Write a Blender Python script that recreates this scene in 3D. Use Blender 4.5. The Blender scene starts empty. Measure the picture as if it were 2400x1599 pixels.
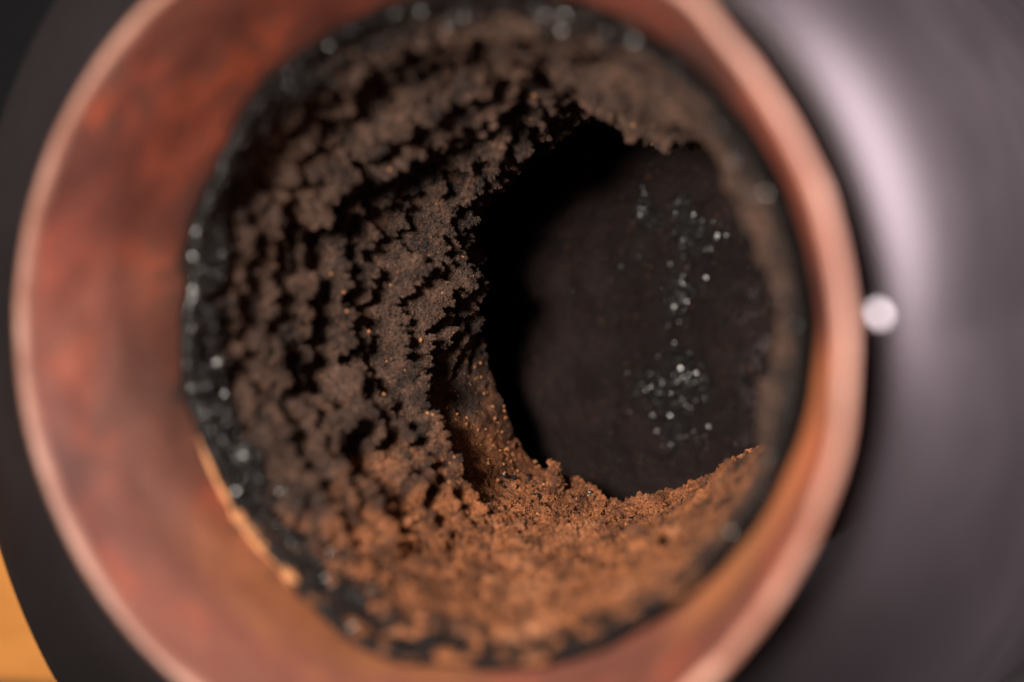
import bpy, bmesh, math
import numpy as np
from mathutils import Vector, Matrix

# ------------------------------------------------------------------ units: U = pipe mouth radius (30 mm)
U = 0.03
sc = bpy.context.scene
COL = sc.collection

# ------------------------------------------------------------------ camera (pipe axis is world +Y, up is +Z)
T = np.array([-0.22899569, -0.0075279, 5.62488827])       # mouth centre seen from the camera: right, up, forward
yaw, pit = 0.34387615, 0.0819362
AX = np.array([math.sin(yaw)*math.cos(pit), math.sin(pit), math.cos(yaw)*math.cos(pit)])
E1 = np.cross([0, 1, 0], AX); E1 /= np.linalg.norm(E1)
E2 = np.cross(AX, E1)
def cam_vec(v):            # camera-frame direction -> world direction
    v = np.asarray(v, float); return Vector((float(v@E1), float(v@AX), float(v@E2)))
def cam_pt(p):             # camera-frame point (in U) -> world point (m)
    return cam_vec(np.asarray(p, float)-T)*U
cd = bpy.data.cameras.new('camera'); cam = bpy.data.objects.new('camera', cd); COL.objects.link(cam)
r_, u_, f_ = cam_vec((1, 0, 0)), cam_vec((0, 1, 0)), cam_vec((0, 0, 1))
M = Matrix((r_, u_, -f_)).transposed().to_4x4(); M.translation = cam_pt((0, 0, 0)); cam.matrix_world = M
cd.sensor_width = 36; cd.lens = 90; cd.clip_start = 0.005; cd.clip_end = 20
cd.dof.use_dof = True; cd.dof.focus_distance = 7.16*U; cd.dof.aperture_fstop = 10.2
sc.camera = cam

# ------------------------------------------------------------------ world, lamps, exposure
w = bpy.data.worlds.new('World'); sc.world = w; w.use_nodes = True
w.node_tree.nodes['Background'].inputs[0].default_value = (0.72, 0.67, 0.68, 1)
w.node_tree.nodes['Background'].inputs[1].default_value = 0.035
def lamp(name, pos, target, size, power, color, shape='DISK'):
    l = bpy.data.lights.new(name, 'AREA'); l.shape = shape; l.size = size*U; l.energy = power; l.color = color
    o = bpy.data.objects.new(name, l); COL.objects.link(o)
    p, t = cam_pt(pos), cam_pt(target); o.location = p
    o.rotation_euler = (t-p).to_track_quat('-Z', 'Y').to_euler(); return o
KEY = (-2.5, 1.05, 1.0)
FILL = (5.2, 2.3, 4.15)
lamp('key_lamp', KEY, (0.1, -0.1, 6.6), 1.25, 0.84, (1.0, 0.90, 0.81))
sl = lamp('soft_lamp', FILL, (0.6, 0.1, 5.8), 3.8, 1.30, (1.0, 0.89, 0.93), 'RECTANGLE'); sl.data.size_y = 4.6*U
sc.view_settings.view_transform = 'Standard'; sc.view_settings.look = 'None'
sc.view_settings.exposure = 0.0; sc.view_settings.gamma = 1
sc.render.engine = 'CYCLES'
sc.cycles.use_denoising = True
sc.cycles.sample_clamp_indirect = 6.0
sc.cycles.max_bounces = 6

# ------------------------------------------------------------------ helpers: noise
def _h(ix, iy, iz, s):
    n = (ix*374761393 + iy*668265263 + iz*2147483647 + s*1274126177) & 0xFFFFFFFF
    n = ((n ^ (n >> 13))*1274126177) & 0xFFFFFFFF
    n = ((n ^ (n >> 16))*2246822519) & 0xFFFFFFFF
    return ((n ^ (n >> 15)) & 0xFFFFFF)/float(0x1000000)
def vnoise(x, y, z, s=0):            # smooth value noise, -1..1
    x, y, z = np.broadcast_arrays(np.asarray(x, float), np.asarray(y, float), np.asarray(z, float))
    x, y, z = 0.36*x+0.48*y-0.80*z+7.3*s, -0.80*x+0.60*y+3.1*s, 0.48*x+0.64*y+0.60*z+1.7*s
    fx, fy, fz = np.floor(x), np.floor(y), np.floor(z)
    ix, iy, iz = fx.astype(np.int64), fy.astype(np.int64), fz.astype(np.int64)
    u, v, q = x-fx, y-fy, z-fz
    u, v, q = (t*t*t*(t*(t*6-15)+10) for t in (u, v, q))
    o = 0
    for a in (0, 1):
        for b in (0, 1):
            for c in (0, 1):
                o = o + (u if a else 1-u)*(v if b else 1-v)*(q if c else 1-q)*_h(ix+a, iy+b, iz+c, s)
    return o*2-1
def fbm(x, y, z, s=0, n=4, g=0.5):
    o = 0; a = 1.0
    for k in range(n):
        o = o + a*vnoise(x, y, z, s+k*17); x, y, z = x*2.03, y*2.03, z*2.03; a *= g
    return o
def bumps(p, q, size, s):            # cauliflower bumps on a 2D sheet, 0..1
    x, y = p/size, q/size
    ix, iy = np.floor(x).astype(np.int64), np.floor(y).astype(np.int64)
    best = np.zeros_like(x)
    for dx in (-1, 0, 1):
        for dy in (-1, 0, 1):
            jx, jy = ix+dx, iy+dy
            px = jx+_h(jx, jy, 0*jx, s); py = jy+_h(jx, jy, 0*jx, s+1)
            rr = 0.45+0.5*_h(jx, jy, 0*jx, s+2)
            d2 = ((x-px)**2+(y-py)**2)/(rr*rr)
            best = np.maximum(best, rr*np.sqrt(np.clip(1-d2, 0, 1)))
    return best
def sstep(a, b, x):
    t = np.clip((x-a)/(b-a), 0, 1); return t*t*(3-2*t)
rng = np.random.default_rng(11)

# ------------------------------------------------------------------ helpers: objects
def mesh_np(name, V, F, mat, smooth=True):
    me = bpy.data.meshes.new(name); V = np.asarray(V, np.float32); F = np.asarray(F, np.int32)
    me.vertices.add(len(V)); me.vertices.foreach_set('co', (V*U).ravel())
    k = F.shape[1]
    me.loops.add(F.size); me.loops.foreach_set('vertex_index', F.ravel())
    me.polygons.add(len(F)); me.polygons.foreach_set('loop_start', np.arange(0, F.size, k, dtype=np.int32))
    me.polygons.foreach_set('use_smooth', np.full(len(F), smooth))
    me.update(calc_edges=True); me.validate()
    if mat: me.materials.append(mat)
    return me
def link(name, me, parent=None, **props):
    o = bpy.data.objects.new(name, me); COL.objects.link(o)
    if parent: o.parent = parent
    for k, v in props.items(): o[k] = v
    return o
def thing(name, label, cat):
    o = bpy.data.objects.new(name, None); COL.objects.link(o); o.empty_display_size = U*0.2
    o['label'] = label; o['category'] = cat; return o
def grid_faces(n, m, wrap):          # n rows round, m columns along
    i = np.arange(n if wrap else n-1)[:, None]; j = np.arange(m-1)[None]
    i2 = (i+1) % n
    return np.stack([i*m+j, i*m+j+1, i2*m+j+1, i2*m+j], -1).reshape(-1, 4)
def revolve(prof, n=256, dr=None):   # prof: list of (r, a); dr(phi, k) adds to r and a
    P = np.array(prof, float); ph = np.linspace(0, 2*np.pi, n, endpoint=False)
    R = np.repeat(P[None, :, 0], n, 0); A = np.repeat(P[None, :, 1], n, 0)
    if dr is not None: R, A = dr(ph[:, None], R, A)
    V = np.stack([R*np.cos(ph)[:, None], A, R*np.sin(ph)[:, None]], -1).reshape(-1, 3)
    return V, grid_faces(n, P.shape[0], True)

# ------------------------------------------------------------------ materials
class NT:
    def __init__(s, name):
        s.m = bpy.data.materials.new(name); s.m.use_nodes = True; s.t = s.m.node_tree; s.n = s.t.nodes; s.l = s.t.links
        s.b = s.n['Principled BSDF']
    def new(s, t, **kw):
        n = s.n.new(t)
        for k, v in kw.items(): setattr(n, k, v)
        return n
    def pos(s):                                          # position in mouth radii
        g = s.new('ShaderNodeNewGeometry'); v = s.new('ShaderNodeVectorMath', operation='SCALE')
        s.l.new(g.outputs['Position'], v.inputs[0]); v.inputs['Scale'].default_value = 1/U; return v.outputs[0]
    def noise(s, p, scale, detail=4, rough=0.55, dist=0.0):
        n = s.new('ShaderNodeTexNoise'); s.l.new(p, n.inputs['Vector']); n.inputs['Scale'].default_value = scale
        n.inputs['Detail'].default_value = detail; n.inputs['Roughness'].default_value = rough
        n.inputs['Distortion'].default_value = dist; return n.outputs['Fac']
    def rng(s, x, a, b, c=0.0, d=1.0):
        n = s.new('ShaderNodeMapRange', interpolation_type='SMOOTHSTEP'); s.put(x, n.inputs[0])
        for k, v in zip((1, 2, 3, 4), (a, b, c, d)): n.inputs[k].default_value = v
        return n.outputs[0]
    def put(s, x, sock):
        if isinstance(x, (int, float)): sock.default_value = x
        elif isinstance(x, tuple): sock.default_value = (*x, 1)[:4]
        else: s.l.new(x, sock)
    def mix(s, f, a, b):
        n = s.new('ShaderNodeMix', data_type='RGBA'); s.put(f, n.inputs[0]); s.put(a, n.inputs[6]); s.put(b, n.inputs[7]); return n.outputs[2]
    def math(s, op, a, b=0.0):
        n = s.new('ShaderNodeMath', operation=op); s.put(a, n.inputs[0]); s.put(b, n.inputs[1]); return n.outputs[0]
    def xyz(s, p):
        n = s.new('ShaderNodeSeparateXYZ'); s.l.new(p, n.inputs[0]); return n.outputs
    def bump(s, h, strength, dist):
        n = s.new('ShaderNodeBump'); n.inputs['Strength'].default_value = strength; n.inputs['Distance'].default_value = dist*U
        s.l.new(h, n.inputs['Height']); s.l.new(n.outputs[0], s.b.inputs['Normal'])
    def out(s, col, rough=0.6, metal=0.0, spec=0.5):
        s.put(col, s.b.inputs['Base Color']); s.put(rough, s.b.inputs['Roughness']); s.put(metal, s.b.inputs['Metallic'])
        s.put(spec, s.b.inputs['Specular IOR Level']); return s.m

def mat_rust(name, pale):
    t = NT(name); p = t.pos()
    a = t.noise(p, 2.4, 3, 0.5); b = t.noise(p, 4.6, 4, 0.52); c = t.noise(p, 42, 4, 0.6); d = t.noise(p, 1.3, 2)
    if pale:
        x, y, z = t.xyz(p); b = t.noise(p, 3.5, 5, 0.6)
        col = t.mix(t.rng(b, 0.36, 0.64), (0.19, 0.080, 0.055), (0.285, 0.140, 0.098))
        lit_side = t.math('ADD', t.math('SUBTRACT', x, t.math('MULTIPLY', z, 0.5)), t.math('MULTIPLY', t.math('SUBTRACT', b, 0.5), 0.8))  # stronger light on the lower right of the lip, painted into its colour
        col = t.mix(t.rng(lit_side, 0.0, 0.9), col, t.mix(t.rng(t.noise(p, 6, 5, 0.65), 0.38, 0.6), (0.37, 0.160, 0.110), (0.54, 0.28, 0.205)))
        col = t.mix(t.rng(c, 0.55, 0.75), col, (0.36, 0.2, 0.15))
        rough = t.rng(c, 0.3, 0.7, 0.34, 0.5)
    else:
        x, y, z = t.xyz(p)
        col = t.mix(t.rng(a, 0.34, 0.66), (0.095, 0.031, 0.023), (0.205, 0.046, 0.027))
        col = t.mix(t.rng(b, 0.46, 0.72), col, (0.38, 0.072, 0.029))
        col = t.mix(t.rng(d, 0.46, 0.66, 0, 0.55), col, (0.135, 0.064, 0.046))
        col = t.mix(t.rng(a, 0.46, 0.26, 0, 0.8), col, (0.060, 0.028, 0.022))
        col = t.mix(t.rng(c, 0.55, 0.74, 0, 0.5), col, (0.22, 0.10, 0.07))
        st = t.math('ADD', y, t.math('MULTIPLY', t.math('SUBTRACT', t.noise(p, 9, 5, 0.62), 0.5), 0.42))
        col = t.mix(t.rng(t.noise(p, 5, 5, 0.6), 0.58, 0.7, 0, 0.7), col, (0.085, 0.042, 0.032))
        low = t.math('MULTIPLY', t.math('MULTIPLY', t.rng(z, -0.35, -0.62), t.rng(x, 0.10, -0.12)), t.rng(t.math('ADD', st, 0), 0.20, 0.40))
        col = t.mix(t.math('MULTIPLY', low, 0.7), col, (0.24, 0.090, 0.034))
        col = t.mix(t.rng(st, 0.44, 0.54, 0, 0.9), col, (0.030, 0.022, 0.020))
        # orange rust bloom low on the right side of the mouth
        o = t.math('ADD', t.math('SUBTRACT', x, z), t.math('MULTIPLY', t.math('SUBTRACT', b, 0.5), 0.5))
        o = t.math('MULTIPLY', t.math('MULTIPLY', t.rng(o, 0.78, 1.0), t.rng(x, 0.40, 0.58)), t.rng(y, 0.20, 0.42, 0, 0.5))
        col = t.mix(o, col, (0.50, 0.185, 0.066))
        rough = t.rng(b, 0.3, 0.7, 0.52, 0.66)
    t.bump(c, 0.35, 0.01)
    return t.out(col, rough, 0.0, 0.5)
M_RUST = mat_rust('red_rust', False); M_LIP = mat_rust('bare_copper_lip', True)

def mat_soot(name, gloss=False, rusty=None, wall=False):
    t = NT(name); p = t.pos(); x, y, z = t.xyz(p)
    n1 = t.noise(p, 5.0, 4, 0.6, 0.5); n2 = t.noise(p, 17, 4, 0.6); n3 = t.noise(p, 70, 3, 0.6); n4 = t.noise(p, 160, 2, 0.5)
    # how rusty: most on the floor of the bore, patchy above
    fl = t.math('ADD', t.math('MULTIPLY', z, -1.0), t.math('MULTIPLY', t.math('SUBTRACT', n1, 0.5), 0.55))
    fl = t.math('ADD', fl, t.math('MULTIPLY', t.math('SUBTRACT', n2, 0.5), 0.25))
    fl = t.math('ADD', fl, t.math('MULTIPLY', t.math('SUBTRACT', y, 1.0), 0.16))
    floor = t.rng(fl, 0.34, 0.62)
    soot = t.mix(t.rng(n1, 0.36, 0.64), (0.022, 0.0155, 0.0135), (0.068, 0.0405, 0.0300))
    soot = t.mix(t.rng(n2, 0.45, 0.70), soot, (0.098, 0.056, 0.039))
    soot = t.mix(t.rng(n3, 0.60, 0.74, 0, 0.65), soot, (0.20, 0.085, 0.042))
    soot = t.mix(t.rng(n4, 0.68, 0.76, 0, 0.8), soot, (0.36, 0.16, 0.08))
    rust = t.mix(t.rng(n2, 0.36, 0.64), (0.090, 0.035, 0.017), (0.30, 0.110, 0.043))
    rust = t.mix(t.rng(n1, 0.5, 0.72), rust, (0.40, 0.170, 0.080))
    rust = t.mix(t.rng(n3, 0.60, 0.70), rust, (0.46, 0.17, 0.06))
    rust = t.mix(t.rng(n3, 0.42, 0.30), rust, (0.07, 0.035, 0.025))
    soot = t.mix(t.rng(t.noise(p, 260, 1), 0.70, 0.76, 0, 0.9), soot, (0.55, 0.20, 0.07))
    rust = t.mix(t.rng(t.noise(p, 34, 3, 0.6), 0.56, 0.68, 0, 0.75), rust, (0.060, 0.036, 0.028))
    col = t.mix(floor, soot, rust)
    # tarry black ring where the crust begins
    ty = t.math('ADD', y, t.math('MULTIPLY', t.math('SUBTRACT', n1, 0.5), 0.22))
    tar = t.rng(ty, 0.62, 0.50)
    orf = t.math('MULTIPLY', t.rng(n2, 0.50, 0.62), floor)
    tar = t.math('MULTIPLY', tar, t.math('SUBTRACT', 1.0, orf))
    col = t.mix(tar, col, (0.0125, 0.0105, 0.0105))
    rough = t.math('SUBTRACT', 0.80, t.math('MULTIPLY', tar, 0.30))
    if gloss: rough = 0.27; col = (0.010, 0.009, 0.009)
    if not gloss: t.bump(t.math('ADD', n3, n4), 0.6, 0.01)
    return t.out(col, rough, 0.0, 0.6 if gloss else 0.22)
M_SOOT = mat_soot('crusted_soot'); M_TAR = mat_soot('glossy_coal', True)

def mat_chamber():
    t = NT('dark_bend_metal'); p = t.pos()
    a = t.noise(p, 4, 5, 0.6, 0.3); b = t.noise(p, 13, 5, 0.6); c = t.noise(p, 60, 3, 0.6); e = t.noise(p, 34, 2)
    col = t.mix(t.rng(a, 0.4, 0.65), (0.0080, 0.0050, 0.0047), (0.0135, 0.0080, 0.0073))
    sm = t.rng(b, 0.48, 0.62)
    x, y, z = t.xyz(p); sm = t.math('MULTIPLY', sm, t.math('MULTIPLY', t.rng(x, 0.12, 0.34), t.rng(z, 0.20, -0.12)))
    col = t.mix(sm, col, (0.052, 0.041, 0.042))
    col = t.mix(t.rng(c, 0.62, 0.74, 0, 0.7), col, (0.10, 0.040, 0.02))
    t.bump(t.math('ADD', b, t.math('MULTIPLY', c, 0.5)), 0.8, 0.025)
    return t.out(col, t.rng(b, 0.4, 0.65, 0.8, 0.6), 0.0, 0.10)
M_BEND = mat_chamber()

def mat_housing():
    t = NT('dark_cast_metal'); p = t.pos(); a = t.noise(p, 2.2, 4, 0.55); b = t.noise(p, 55, 3)
    col = t.mix(t.rng(a, 0.35, 0.68), (0.050, 0.041, 0.044), (0.062, 0.051, 0.055))
    return t.out(col, t.rng(a, 0.35, 0.65, 0.47, 0.50), 0.80, 0.5)
M_HOUSE = mat_housing()
def mat_plain(name, c, rough, metal=0.0, sc_=6):
    t = NT(name); p = t.pos(); a = t.noise(p, sc_, 5, 0.6)
    c2 = tuple(v*0.72 for v in c)
    return t.out(t.mix(t.rng(a, 0.35, 0.65), c, c2), rough, metal)
M_POLISH = mat_plain('polished_steel', (0.20, 0.185, 0.187), 0.10, 1.0)
M_STREAK = mat_plain('orange_rust', (0.50, 0.215, 0.085), 0.8, 0.0, 14)
M_BACK = mat_plain('dim_wall_paint', (0.035, 0.033, 0.036), 0.9)
def mat_wood():
    t = NT('amber_wood'); p = t.pos(); x, y, z = t.xyz(p)
    v = t.new('ShaderNodeCombineXYZ'); t.l.new(t.math('MULTIPLY', x, 0.25), v.inputs[0]); t.l.new(y, v.inputs[1]); t.l.new(z, v.inputs[2])
    g = t.noise(v.outputs[0], 9, 6, 0.6, 1.0)
    return t.out(t.mix(t.rng(g, 0.3, 0.7), (0.66, 0.27, 0.058), (0.52, 0.20, 0.042)), 0.5)
M_WOOD = mat_wood(); M_BENCH = mat_plain('dark_bench_top', (0.028, 0.024, 0.023), 0.7)

# ------------------------------------------------------------------ setting: table top under the casting, dim wall behind
def slab(name, x0, x1, y0, y1, z0, z1, mat, bev=0.02, **props):
    bm = bmesh.new(); bmesh.ops.create_cube(bm, size=1)
    for v in bm.verts:
        v.co = Vector(((x0+x1)/2+v.co.x*(x1-x0), (y0+y1)/2+v.co.y*(y1-y0), (z0+z1)/2+v.co.z*(z1-z0)))*U
    bmesh.ops.bevel(bm, geom=list(bm.edges), offset=bev*U, segments=2, affect='EDGES')
    me = bpy.data.meshes.new(name); bm.to_mesh(me); bm.free(); me.materials.append(mat)
    return link(name, me, **props)
slab('table_top', -14, 14, -0.6, 9.0, -1.75, -1.42, M_BENCH, kind='structure')
bd = thing('wooden_board', 'amber wooden board standing behind the metal housing at its lower left', 'board')
slab('board', -5.0, -0.75, 2.6, 2.9, -1.42, -0.62, M_WOOD).parent = bd
slab('back_wall', -22, 22, 15, 15.4, -14, 16, M_BACK, kind='structure')

# ------------------------------------------------------------------ the dark casting round the pipe
house = thing('metal_housing', 'dark grey cast metal housing with a rounded shoulder, surrounding the rusty pipe mouth', 'housing')
kp = np.radians([0, 40, 90, 130, 155, 180, 203, 222, 245, 270, 310, 360])
kr = np.array([1.18, 1.18, 1.26, 1.42, 1.46, 1.50, 1.62, 1.72, 1.70, 1.54, 1.42, 1.18])
def house_dr(ph, R, A):
    d = ph % (2*np.pi); ro = np.interp(d, kp, kr)            # outer radius of the shoulder
    left = np.interp(d, np.radians([0, 95, 140, 215, 260, 360]), [0, 0, 1, 1, 0.25, 0])
    t = R; th0 = np.radians(-60+70*left); th1 = np.radians(86-44*left); n_ = 40
    F_ = (np.arange(n_)+0.5)/n_
    wk = 0.15+1.7*F_                                          # the shoulder turns quickly near the gap, slowly further out
    TH = th0[..., None]+(th1-th0)[..., None]*F_**0.24
    step = (ro-1.016)/(np.cos(TH)*wk).sum(-1)
    on = np.clip(t[..., None]*n_-np.arange(n_), 0, 1)
    r = 1.016+step*(on*np.cos(TH)*wk).sum(-1); a = 0.16+0.10*left+step*(on*np.sin(TH)*wk).sum(-1)
    r = r+(0.07-0.04*left)*A; a = a+A
    n = 0.001*vnoise(r*np.cos(ph)*2.3, a*2.3, r*np.sin(ph)*2.3, 5)
    return r+n, a+n
prof = [(0.0, 0.9), (0.0, 0.3)]+[(k/40, 0) for k in range(41)]+[(1.0, q) for q in (0.1, 0.3, 0.7, 1.4, 2.4, 3.2)]
V, F = revolve(prof, 256, house_dr)
link('housing_body', mesh_np('housing_body', V, F, M_HOUSE), house)
# small polished stud on the shoulder that mirrors the lamp
stud_c = np.array([(2062-1200)/6000*5.42, (799.5-735)/6000*5.42, 5.42])
nrm = (np.array(FILL)-stud_c); nrm /= np.linalg.norm(nrm); vv = -stud_c/np.linalg.norm(stud_c); hv = nrm+vv; hv /= np.linalg.norm(hv)
bm = bmesh.new()
ring = []
for rr, hh in ((0.0, 0.0), (0.6, -0.01), (0.95, -0.06), (1.15, -0.25), (1.2, -1.2), (1.2, -3.0)):
    ring.append([bm.verts.new(Vector((rr*math.cos(k*math.pi/12), rr*math.sin(k*math.pi/12), hh))*0.021*U) for k in range(24)] if rr else [bm.verts.new((0, 0, 0))])
for k in range(24): bm.faces.new((ring[0][0], ring[1][k], ring[1][(k+1) % 24]))
for q in range(1, 5):
    for k in range(24): bm.faces.new((ring[q][k], ring[q+1][k], ring[q+1][(k+1) % 24], ring[q][(k+1) % 24]))
for f in bm.faces: f.smooth = True
me = bpy.data.meshes.new('stud'); bm.to_mesh(me); bm.free(); me.materials.append(M_POLISH)
st = link('stud', me, house, label='tiny polished stud glinting white beside the rim')
st.location = cam_pt(stud_c); st.rotation_euler = cam_vec(hv).to_track_quat('Z', 'Y').to_euler()

# ------------------------------------------------------------------ the pipe: mouth
pipe = thing('rusty_pipe', 'round rust red metal pipe mouth choked with crusted soot and rust', 'pipe')
def wob(k, s):
    def f(ph, R, A):
        n = vnoise(np.cos(ph)*R*3, np.sin(ph)*R*3, A*3+s, 21)+0.6*vnoise(np.cos(ph)*R*11, np.sin(ph)*R*11, A*11, 22)
        return R+k*n, A+k*n
    return f
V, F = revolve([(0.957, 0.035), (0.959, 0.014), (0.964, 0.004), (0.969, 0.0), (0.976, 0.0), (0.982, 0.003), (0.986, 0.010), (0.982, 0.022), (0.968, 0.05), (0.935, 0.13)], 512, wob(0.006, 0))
link('rim', mesh_np('rim', V, F, M_LIP), pipe, label='pale copper lip of the pipe, with brighter light painted on its lower right')
V, F = revolve([(0.935, 0.13), (0.893, 0.30), (0.865, 0.5), (0.86, 1.0), (0.86, 1.8), (0.90, 2.6)], 256, wob(0.004, 0))
link('outer_wall', mesh_np('outer_wall', V, F, M_RUST), pipe)
V, F = revolve([(0.957-(0.957-0.80)*(k/24)**1.05, 0.035+0.46*k/24) for k in range(25)]+[(0.80, 0.6), (0.81, 1.0)], 384, wob(0.006, 0))
link('inner_wall', mesh_np('inner_wall', V, F, M_RUST), pipe)

ts = np.radians(np.linspace(194, 254, 90)); rc = np.linspace(0, 2*np.pi, 12, endpoint=False)
th_ = 0.016*np.clip(np.sin((ts-ts[0])/(ts[-1]-ts[0])*np.pi), 0, 1)**0.9*(1+0.45*vnoise(ts*9, 0, 0, 141)+0.35*vnoise(ts*31, 0, 0, 142)+0.2*vnoise(ts*80, 0, 0, 145))
rs = 0.800+0.004*vnoise(ts*12, 0, 0, 143); as_ = 0.462+0.012*vnoise(ts*10, 1, 0, 144)
RR = rs[:, None]+th_[:, None]*np.cos(rc)*0.8; AA = as_[:, None]+th_[:, None]*np.sin(rc)*1.2
V = np.stack([RR*np.cos(ts)[:, None], AA, RR*np.sin(ts)[:, None]], -1).reshape(-1, 3)
F = grid_faces(90, 13, False)
i_, j_ = np.meshgrid(np.arange(89), np.arange(12), indexing='ij')
F = np.stack([i_*12+j_, i_*12+(j_+1) % 12, (i_+1)*12+(j_+1) % 12, (i_+1)*12+j_], -1).reshape(-1, 4)
link('rust_streak', mesh_np('rust_streak', V, F, M_STREAK), pipe, label='orange crusty streak along the lower left edge of the bore')

# ------------------------------------------------------------------ the crust inside the bore
NP, NA = 1500, 470
tt = np.linspace(0, 1, NP, endpoint=False)
dens = np.where((np.linspace(0, 2*np.pi, 2000) > math.radians(50)) & (np.linspace(0, 2*np.pi, 2000) < math.radians(320)), 1.0, 0.45)
cdf = np.cumsum(dens); cdf = (cdf-cdf[0])/(cdf[-1]-cdf[0])
PH = np.interp(tt, cdf, np.linspace(0, 2*np.pi, 2000))[:, None]
A1 = np.concatenate([np.linspace(0.445, 0.90, 110, endpoint=False), np.linspace(0.90, 1.74, 330, endpoint=False), np.linspace(1.74, 1.80, 30)])
A = np.repeat(A1[None], NP, 0); PHg = np.repeat(PH, NA, 1)
ka = np.array([0.44, 0.49, 0.70, 0.95, 1.10, 1.35, 1.60, 1.74])
prof_r = {0: [.79, .775, .70, .68, .67, .65, .62, .60],
          35: [.79, .775, .70, .675, .66, .62, .58, .57],
          68: [.79, .785, .74, .70, .66, .60, .56, .555],
          100: [.79, .785, .76, .735, .71, .635, .58, .57],
          125: [.79, .785, .76, .735, .71, .635, .57, .56],
          165: [.79, .785, .765, .745, .735, .61, .49, .465],
          195: [.79, .785, .765, .745, .735, .62, .495, .455],
          214: [.79, .785, .76, .74, .72, .635, .54, .50],
          239: [.79, .785, .76, .735, .715, .67, .62, .60],
          265: [.79, .785, .75, .72, .70, .66, .62, .60],
          300: [.79, .785, .75, .72, .695, .65, .61, .585],
          330: [.79, .78, .73, .70, .68, .65, .62, .60]}
degs = sorted(prof_r); rows = [np.interp(A1, ka, prof_r[d]) for d in degs]+[np.interp(A1, ka, prof_r[0])]
dk = np.array(degs+[360]); rows = np.array(rows); pd = np.degrees(PH[:, 0])
ii = np.clip(np.searchsorted(dk, pd, 'right')-1, 0, len(dk)-2); ff = (pd-dk[ii])/(dk[ii+1]-dk[ii]); ff = ff*ff*(3-2*ff)
RB = rows[ii]*(1-ff)[:, None]+rows[ii+1]*ff[:, None]
PX, PZ = np.cos(PHg)*0.68, np.sin(PHg)*0.68
SP = PHg*0.68
def win(d0, d1, soft=18): return sstep(d0-soft, d0+soft, pd[:, None])*(1-sstep(d1-soft, d1+soft, pd[:, None]))
side = np.clip(win(58, 238)+0.75*(1-sstep(20, 75, pd[:, None]))+0.75*sstep(318, 345, pd[:, None]), 0, 1)                                      # left and top, where the crust is thickest
floorw = win(238, 325, 20)
start = sstep(0.45, 0.60, A)
# shelves that run round the bore, each with an overhanging deep edge
lowx, lowz = np.cos(PH)*0.68, np.sin(PH)*0.68
H = np.zeros_like(A); GROOVE = np.zeros_like(A)
shelves = [(0.66, 0.035, 0.10), (0.79, 0.045, 0.11), (0.945, 0.105, 0.16), (1.06, 0.105, 0.034), (1.155, 0.110, 0.034), (1.25, 0.115, 0.034), (1.345, 0.115, 0.034), (1.44, 0.105, 0.034), (1.53, 0.085, 0.034), (1.615, 0.045, 0.03)]
for k, (a0, amp, wd) in enumerate(shelves):
    tk = a0+0.022*vnoise(lowx*1.7+k*0.15, lowz*1.7, 0.3*k, 31)+0.012*vnoise(lowx*6, lowz*6, 0.8*k, 33)+0.006*vnoise(lowx*20, lowz*20, 2.3*k, 35)+0.003*vnoise(lowx*60, lowz*60, 2.9*k, 36)
    if k == 2: tk = tk-0.08*sstep(190, 225, pd[:, None])
    am = amp*np.clip(0.98+0.30*vnoise(lowx*3.0, lowz*3.0, 4.1*k, 37)+0.16*vnoise(lowx*11, lowz*11, k*2.2, 39)+0.14*vnoise(lowx*34, lowz*34, k*2.7, 40), 0.2, 1.7)
    x = A-tk
    H = np.maximum(H, am*np.where(x < 0, np.clip(1+x/wd, 0, 1)**1.5, 1-sstep(0, 0.012, x)))
    GROOVE += 1.0*am*np.exp(-((x-0.024)/0.020)**2)*(x > 0)
sideh = np.clip(win(58, 230, 14)+0.75*(1-sstep(20, 75, pd[:, None]))+0.75*sstep(318, 345, pd[:, None]), 0, 1)
H = H*(0.10+0.97*sideh); GROOVE = GROOVE*sideh
# lumps, clumps and grains
wx = 0.02*vnoise(PX*9, A*9, PZ*9, 51); wy = 0.02*vnoise(PX*9, A*9, PZ*9, 53)
rough_amt = start*(0.25+0.95*side+0.60*floorw)
bare = sstep(1.20, 1.46, A)*win(199, 247, 9)             # worn bare stretch at lower left, before the bend
rough_amt = rough_amt*(1-0.88*bare); H = H*(1-bare); GROOVE = GROOVE*(1-bare)
m1 = 0.5+0.5*np.clip(fbm(PX*4, A*4, PZ*4, 61, 3), -1, 1)
N = 0.030*fbm(PX*3.2, A*3.2, PZ*3.2, 63, 3)
N += 0.12*0.085*bumps(SP+wx, A*1.25+wy, 0.085, 71)*(0.2+1.2*m1)
N += 0.32*0.042*bumps(SP+wy, A*1.2+wx, 0.042, 75)*(0.35+0.8*m1)
N += 0.85*0.020*bumps(SP+wx*.6, A+wy*.6, 0.020, 79)
N += 0.55*0.0095*bumps(SP+wy*.4, A+wx*.4, 0.0095, 83)
N += 0.006*fbm(PX*45, A*45, PZ*45, 87, 3, 0.6)
pits = sstep(0.25, 0.7, fbm(PX*9, A*9, PZ*9, 91, 3))*0.03+sstep(0.2, 0.6, fbm(PX*22, A*22, PZ*22, 92, 2))*0.03*side
HH = H+N*rough_amt-GROOVE-pits*rough_amt*0.8*(0.2+0.8*side)+0.003*fbm(PX*20, A*20, PZ*20, 93, 3)
HH[:, :6] *= np.linspace(0, 1, 6)[None]
R = RB-HH
# crest overhang, and flakes pushed sideways
lean = np.clip(HH, 0, 0.2)
A_ = A+lean*(0.28+0.16*vnoise(PX*9, A*9, PZ*9, 95))*side+0.007*fbm(PX*30, A*30, PZ*30, 97, 2)*rough_amt
P_ = PHg+(lean*0.22*vnoise(PX*12, A*8, PZ*8, 99)+0.007*fbm(PX*30, A*30, PZ*30, 101, 2)*rough_amt)/0.65
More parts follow.
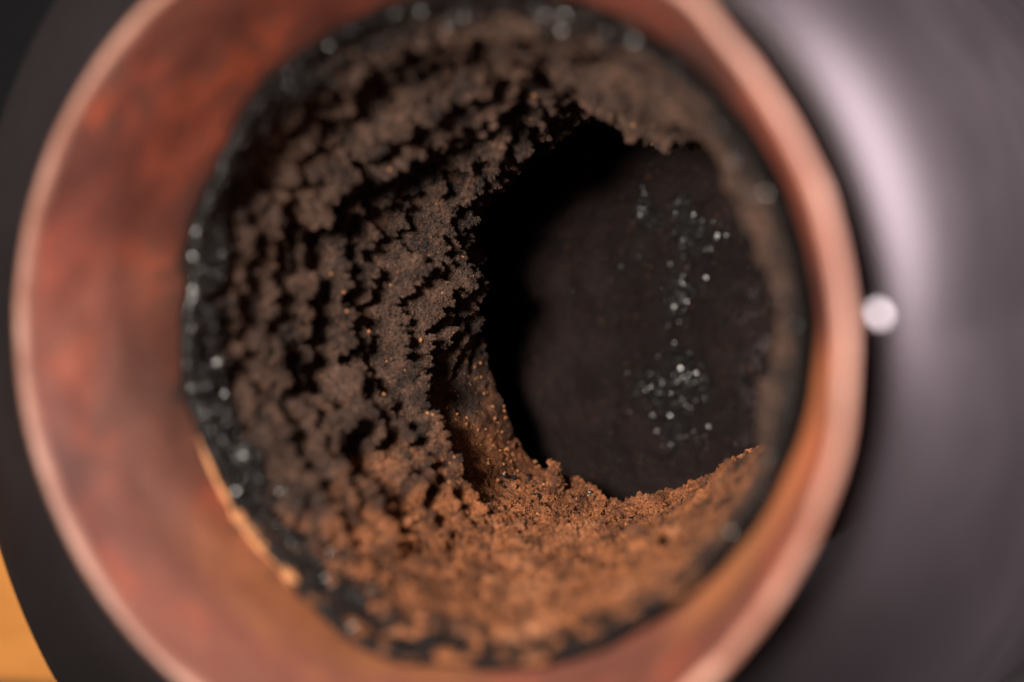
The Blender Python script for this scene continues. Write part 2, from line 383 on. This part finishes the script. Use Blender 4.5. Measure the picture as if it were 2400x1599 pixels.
# the crust starts raggedly and spills a little way on to the bare wall
spill = 0.030*vnoise(lowx*4, lowz*4, 3, 151)+0.010*vnoise(lowx*13, lowz*13, 5, 152)+0.007*vnoise(lowx*34, lowz*34, 5, 155)+0.055*win(236, 296, 14)*(0.75+0.8*vnoise(lowx*6, lowz*6, 8, 153))
st_ = 1-sstep(0.445, 0.66, A)
A_ = A_-spill*st_; R = R+0.33*spill*st_-0.012*sstep(0.452, 0.475, A)*st_
# the torn end of the crust, then its hidden back face out to the bend
aend = 1.66+0.022*vnoise(lowx*4, lowz*4, 7, 103)+0.012*vnoise(lowx*17, lowz*17, 9, 105)+0.06*floorw+0.05*win(198, 252, 12)
back = sstep(0, 0.05, A-aend)
R = R+(0.80-R)*back; A_ = A_-(A_-aend-0.02)*back*0.85
CV = np.stack([R*np.cos(P_), A_, R*np.sin(P_)], -1)
CVf = CV.reshape(-1, 3)
CF = grid_faces(NP, NA, True)
# split: rusty bed on the floor of the bore, soot crust elsewhere
fm = (-CV[..., 2]+0.10*fbm(PX*4, A*4, PZ*4, 111, 4)+0.10*(A-1.0)).reshape(-1)
isfl = fm[CF].mean(1) > 0.46
def submesh(name, F, mat):
    idx, inv = np.unique(F.ravel(), return_inverse=True)
    return mesh_np(name, CVf[idx], inv.reshape(F.shape), mat)
crust = link('soot_crust', submesh('soot_crust', CF[~isfl], M_SOOT), pipe, label='black and brown soot crust in shelves round the bore')
bed = link('rust_bed', submesh('rust_bed', CF[isfl], M_SOOT), pipe, label='orange brown rust scale heaped on the floor of the bore')

# ------------------------------------------------------------------ the bend behind
nb, mb = 220, 110
ph = np.linspace(0, 2*np.pi, nb, endpoint=False)[:, None]; th = np.linspace(0.0, math.pi/2, mb)[None]
sx = np.cos(th)*np.cos(ph)*0.86; sz = np.cos(th)*np.sin(ph)*0.80; sy = np.sin(th)**0.75*0.58+0.24*np.sin(th)*sx
n = 0.010*fbm(sx*6, sy*6, sz*6, 121, 4)+0.006*np.clip(fbm(sx*22, sy*22, sz*22, 123, 3), 0, 1)
q = 1-n/0.8
V = np.stack([sx*q, 1.62+sy*q, sz*q], -1).reshape(-1, 3)
bend = link('bend_wall', mesh_np('bend_wall', V, grid_faces(nb, mb, True), M_BEND), pipe, label='dark curved wall of the bend seen through the crust')

# ------------------------------------------------------------------ loose clumps of soot (parts of the crust) and rust lumps (parts of the bed)
def ico(n):
    bm = bmesh.new(); bmesh.ops.create_icosphere(bm, subdivisions=n, radius=1)
    V = np.array([v.co[:] for v in bm.verts]); F = np.array([[v.index for v in f.verts] for f in bm.faces]); bm.free(); return V, F
I2, I3 = ico(2), ico(3)
def clump_mesh(name, seed, mat, spiky, nblob, flat=0.8):
    rg = np.random.default_rng(seed); Vs, Fs, o = [], [], 0
    for k in range(nblob):
        v, f = I3 if k < 2 else I2
        c = rg.normal(size=3); c /= np.linalg.norm(c); r = 0.62 if k == 0 else rg.uniform(0.16, 0.42)
        c = c*(0 if k == 0 else rg.uniform(0.45, 0.85))
        sp = 1+spiky*fbm(v[:, 0]*2.4+seed+k, v[:, 1]*2.4, v[:, 2]*2.4, seed, 3, 0.7)+spiky*0.5*rg.uniform(-1, 1, len(v))
        Vs.append((v*sp[:, None]*r+c)*np.array([1, 1, flat])); Fs.append(f+o); o += len(v)
    return mesh_np(name, np.concatenate(Vs), np.concatenate(Fs), mat, smooth=False)
soot_v = [clump_mesh('soot_clump', 200+k, M_SOOT, 0.34, 14) for k in range(8)]
rust_v = [clump_mesh('rust_lump', 300+k, M_SOOT, 0.22, 9, 0.65) for k in range(6)]
coal_v = [clump_mesh('coal_crumb', 400+k, M_TAR, 0.14, 3, 0.9) for k in range(3)]
def put(name, me, p, s, parent, **props):
    o = link(name, me, parent, **props); o.location = Vector(p)*U
    o.scale = (s, s, s); o.rotation_euler = tuple(rng.uniform(0, 6.28, 3)); return o
cm = np.stack([CVf@np.array([E1[0], AX[0], E2[0]])+T[0], CVf@np.array([E1[1], AX[1], E2[1]])+T[1], CVf@np.array([E1[2], AX[2], E2[2]])+T[2]], 1)
px = 1200+6000*cm[:, 0]/cm[:, 2]; py = 799.5-6000*cm[:, 1]/cm[:, 2]
def at(x, y, rad=7):                                     # nearest crust point met by looking at that spot
    m = np.where((px-x)**2+(py-y)**2 < rad*rad)[0]
    return CVf[m[cm[m, 2].argmin()]]
hf = (H+N*rough_amt).reshape(-1); af = A.reshape(-1); pf = np.degrees(PHg).reshape(-1)
cand = np.where((af > 0.62) & (af < 1.64) & ((pf > 62) & (pf < 235) | (pf < 62) & (af < 1.0)) & (bare.reshape(-1) < 0.3))[0]
wt = np.clip(hf[cand]-0.04, 0, None)**1.6*np.where(af[cand] > 1.0, 1.7, 1.0); pick = rng.choice(cand, 300, replace=False, p=wt/wt.sum())
for k, i in enumerate(pick):
    put('soot_clump', soot_v[k % 8], CVf[i], float(0.010+0.017*rng.random()**1.8), crust)
cand = np.where((af > 0.66) & (af < 1.66) & (pf > 236) & (pf < 318) & (bare.reshape(-1) < 0.2))[0]
for k, i in enumerate(rng.choice(cand, 170, replace=False)):
    put('rust_lump', rust_v[k % 6], CVf[i], 0.008+0.028*rng.random()**1.5, bed)
put('rust_lump', rust_v[2], at(1510, 1300), 0.085, bed, label='large pale brown lump of rust scale near the right wall')
for x, y, s in ((1188, 1112, .016), (1204, 1116, .014), (1262, 1158, .017), (1380, 1152, .017), (1392, 1162, .014), (1492, 1206, .015), (1242, 1110, .013)):
    put('coal_crumb', coal_v[int(x) % 3], at(x, y), s, bed)
cand = np.where((af > 0.56) & (af < 1.66) & (pf > 232) & (pf < 322))[0]
for k, i in enumerate(rng.choice(cand, 90, replace=False)):
    put('coal_crumb', coal_v[k % 3], CVf[i], 0.004+0.010*rng.random()**2, bed)
# the upright splinter at the end of the bed
b0 = at(1298, 1135, 9); vs, fs, o = [], [], 0
for k in range(9):
    v, f = I2; s = 0.026*(1-k*0.075)
    vs.append(v*s*(1+0.35*rng.uniform(-1, 1, (len(v), 1)))+np.array([0.010*math.sin(k*1.3), 0.006*math.cos(k*2.1), k*0.0095])); fs.append(f+o); o += len(v)
sp = link('rust_splinter', mesh_np('rust_splinter', np.concatenate(vs), np.concatenate(fs), M_SOOT, False), bed, label='upright splinter of rust at the far end of the heap')
sp.location = Vector(b0)*U

# ------------------------------------------------------------------ grains past counting: instanced on points
def grain_tree(name, mat, rough, subdiv):
    ng = bpy.data.node_groups.new(name, 'GeometryNodeTree')
    ng.interface.new_socket('Geometry', in_out='INPUT', socket_type='NodeSocketGeometry')
    ng.interface.new_socket('Geometry', in_out='OUTPUT', socket_type='NodeSocketGeometry')
    N_, L = ng.nodes, ng.links
    gi, go = N_.new('NodeGroupInput'), N_.new('NodeGroupOutput')
    join = N_.new('GeometryNodeGeometryToInstance')
    for k in range(4):
        ic = N_.new('GeometryNodeMeshIcoSphere'); ic.inputs['Radius'].default_value = U; ic.inputs['Subdivisions'].default_value = subdiv
        nt = N_.new('ShaderNodeTexNoise'); nt.noise_dimensions = '4D'; nt.inputs['W'].default_value = 3.7*k
        nt.inputs['Scale'].default_value = 1.9/U; nt.inputs['Detail'].default_value = 4; nt.inputs['Roughness'].default_value = 0.85
        ps = N_.new('GeometryNodeInputPosition'); mr = N_.new('ShaderNodeMapRange')
        mr.inputs[1].default_value = 0.3; mr.inputs[2].default_value = 0.7; mr.inputs[3].default_value = -rough; mr.inputs[4].default_value = rough
        vm = N_.new('ShaderNodeVectorMath'); vm.operation = 'SCALE'
        sp = N_.new('GeometryNodeSetPosition')
        L.new(ps.outputs[0], nt.inputs['Vector']); L.new(nt.outputs[0], mr.inputs[0]); L.new(ps.outputs[0], vm.inputs[0]); L.new(mr.outputs[0], vm.inputs['Scale'])
        L.new(ic.outputs[0], sp.inputs['Geometry']); L.new(vm.outputs[0], sp.inputs['Offset']); L.new(sp.outputs[0], join.inputs[0])
    sm = N_.new('GeometryNodeSetMaterial'); sm.inputs['Material'].default_value = mat
    io = N_.new('GeometryNodeInstanceOnPoints'); io.inputs['Pick Instance'].default_value = True
    def attr(nm, ty):
        a = N_.new('GeometryNodeInputNamedAttribute'); a.data_type = ty; a.inputs['Name'].default_value = nm; return a.outputs['Attribute']
    L.new(gi.outputs[0], io.inputs['Points']); L.new(join.outputs[0], sm.inputs['Geometry']); L.new(sm.outputs[0], io.inputs['Instance'])
    e2r = N_.new('FunctionNodeEulerToRotation')
    L.new(attr('turn', 'FLOAT_VECTOR'), e2r.inputs[0]); L.new(e2r.outputs[0], io.inputs['Rotation']); L.new(attr('size', 'FLOAT_VECTOR'), io.inputs['Scale'])
    L.new(attr('variant', 'INT'), io.inputs['Instance Index'])
    L.new(io.outputs[0], go.inputs[0]); return ng
def grains(name, P, S, tree, parent, **props):
    me = bpy.data.meshes.new(name); n = len(P); me.vertices.add(n); me.vertices.foreach_set('co', (P*U).astype(np.float32).ravel())
    a = me.attributes.new('turn', 'FLOAT_VECTOR', 'POINT'); a.data.foreach_set('vector', rng.uniform(0, 6.28, n*3).astype(np.float32))
    a = me.attributes.new('size', 'FLOAT_VECTOR', 'POINT'); a.data.foreach_set('vector', (S[:, None]*rng.uniform(0.75, 1.25, (n, 3))).astype(np.float32).ravel())
    a = me.attributes.new('variant', 'INT', 'POINT'); a.data.foreach_set('value', rng.integers(0, 4, n).astype(np.int32))
    o = link(name, me, parent, kind='stuff', **props)
    m = o.modifiers.new('grains', 'NODES'); m.node_group = tree; return o
g_soot = grain_tree('soot_grain_nodes', M_SOOT, 0.92, 3); g_coal = grain_tree('coal_grain_nodes', M_TAR, 0.25, 1)
def choose(mask, weight, n):
    c = np.where(mask)[0]; w_ = weight[c]; return rng.choice(c, n, replace=False, p=w_/w_.sum())
nb_ = 1-0.97*bare.reshape(-1); bk = back.reshape(-1)
i = choose((af > 0.60) & (bk < 0.5) & (pf > 40) & (pf < 245), nb_*(0.02+np.clip(hf-0.035, 0, 0.1)**1.3*60), 64000)
grains('soot_grains', CVf[i]+rng.normal(0, 0.002, (len(i), 3)), 0.0022+0.0070*rng.random(len(i))**2.5, g_soot, crust)
i = choose((af > 0.60) & (bk < 0.5) & (pf > 225) & (pf < 335), nb_, 24000)
grains('rust_grains', CVf[i]+rng.normal(0, 0.001, (len(i), 3)), 0.0025+0.008*rng.random(len(i))**3, g_soot, bed)
g_spark = grain_tree('rust_speck_nodes', M_STREAK, 0.6, 2)
i = choose((af > 0.95) & (bk < 0.5) & (pf > 70) & (pf < 262), 0.05+np.clip(hf, 0, 0.1)*8+0.25*(pf > 195), 2200)
grains('rust_specks', CVf[i]+rng.normal(0, 0.004, (len(i), 3)), 0.0016+0.0034*rng.random(len(i))**2.5, g_spark, crust)
i = choose((af > 0.47) & (af < 0.62) & ((pf < 245) | (pf > 320)), 1.0+0*af, 3000)
grains('tar_beads', CVf[i], 0.003+0.009*rng.random(len(i))**3, g_coal, crust)
i = choose((af > 0.462) & (af < 0.57) & (pf > 140) & (pf < 212), 1.0+0*af, 5200)
grains('tar_beads', CVf[i], 0.003+0.008*rng.random(len(i))**2, g_coal, crust)
bv = np.array([v.co[:] for v in bend.data.vertices])/U
bc = np.stack([bv@np.array([E1[q], AX[q], E2[q]])+T[q] for q in range(3)], 1)
bx = 1200+6000*bc[:, 0]/bc[:, 2]; by = 799.5-6000*bc[:, 1]/bc[:, 2]
pk = []
for x, y, sx_, n_ in ((1508, 482, 10, 120), (1520, 510, 14, 200), (1598, 478, 12, 160), (1610, 520, 13, 220), (1625, 552, 22, 260), (1585, 715, 16, 200), (1610, 690, 14, 120), (1592, 850, 15, 220), (1525, 905, 24, 260), (1620, 905, 22, 260), (1590, 1000, 55, 420), (1560, 640, 120, 160), (1520, 800, 150, 140), (1690, 545, 8, 40)):
    d2 = ((bx-x)**2+(by-y)**2)/(sx_*sx_); wq = np.exp(-d2/2)
    pk.append(rng.choice(len(bv), n_, p=wq/wq.sum()))
m = np.concatenate(pk)
grains('wall_beads', bv[m]+rng.normal(0, 0.006, (len(m), 3))*np.array([1, 0, 1]), 0.0016+0.0085*rng.random(len(m))**2.0, g_coal, bend)
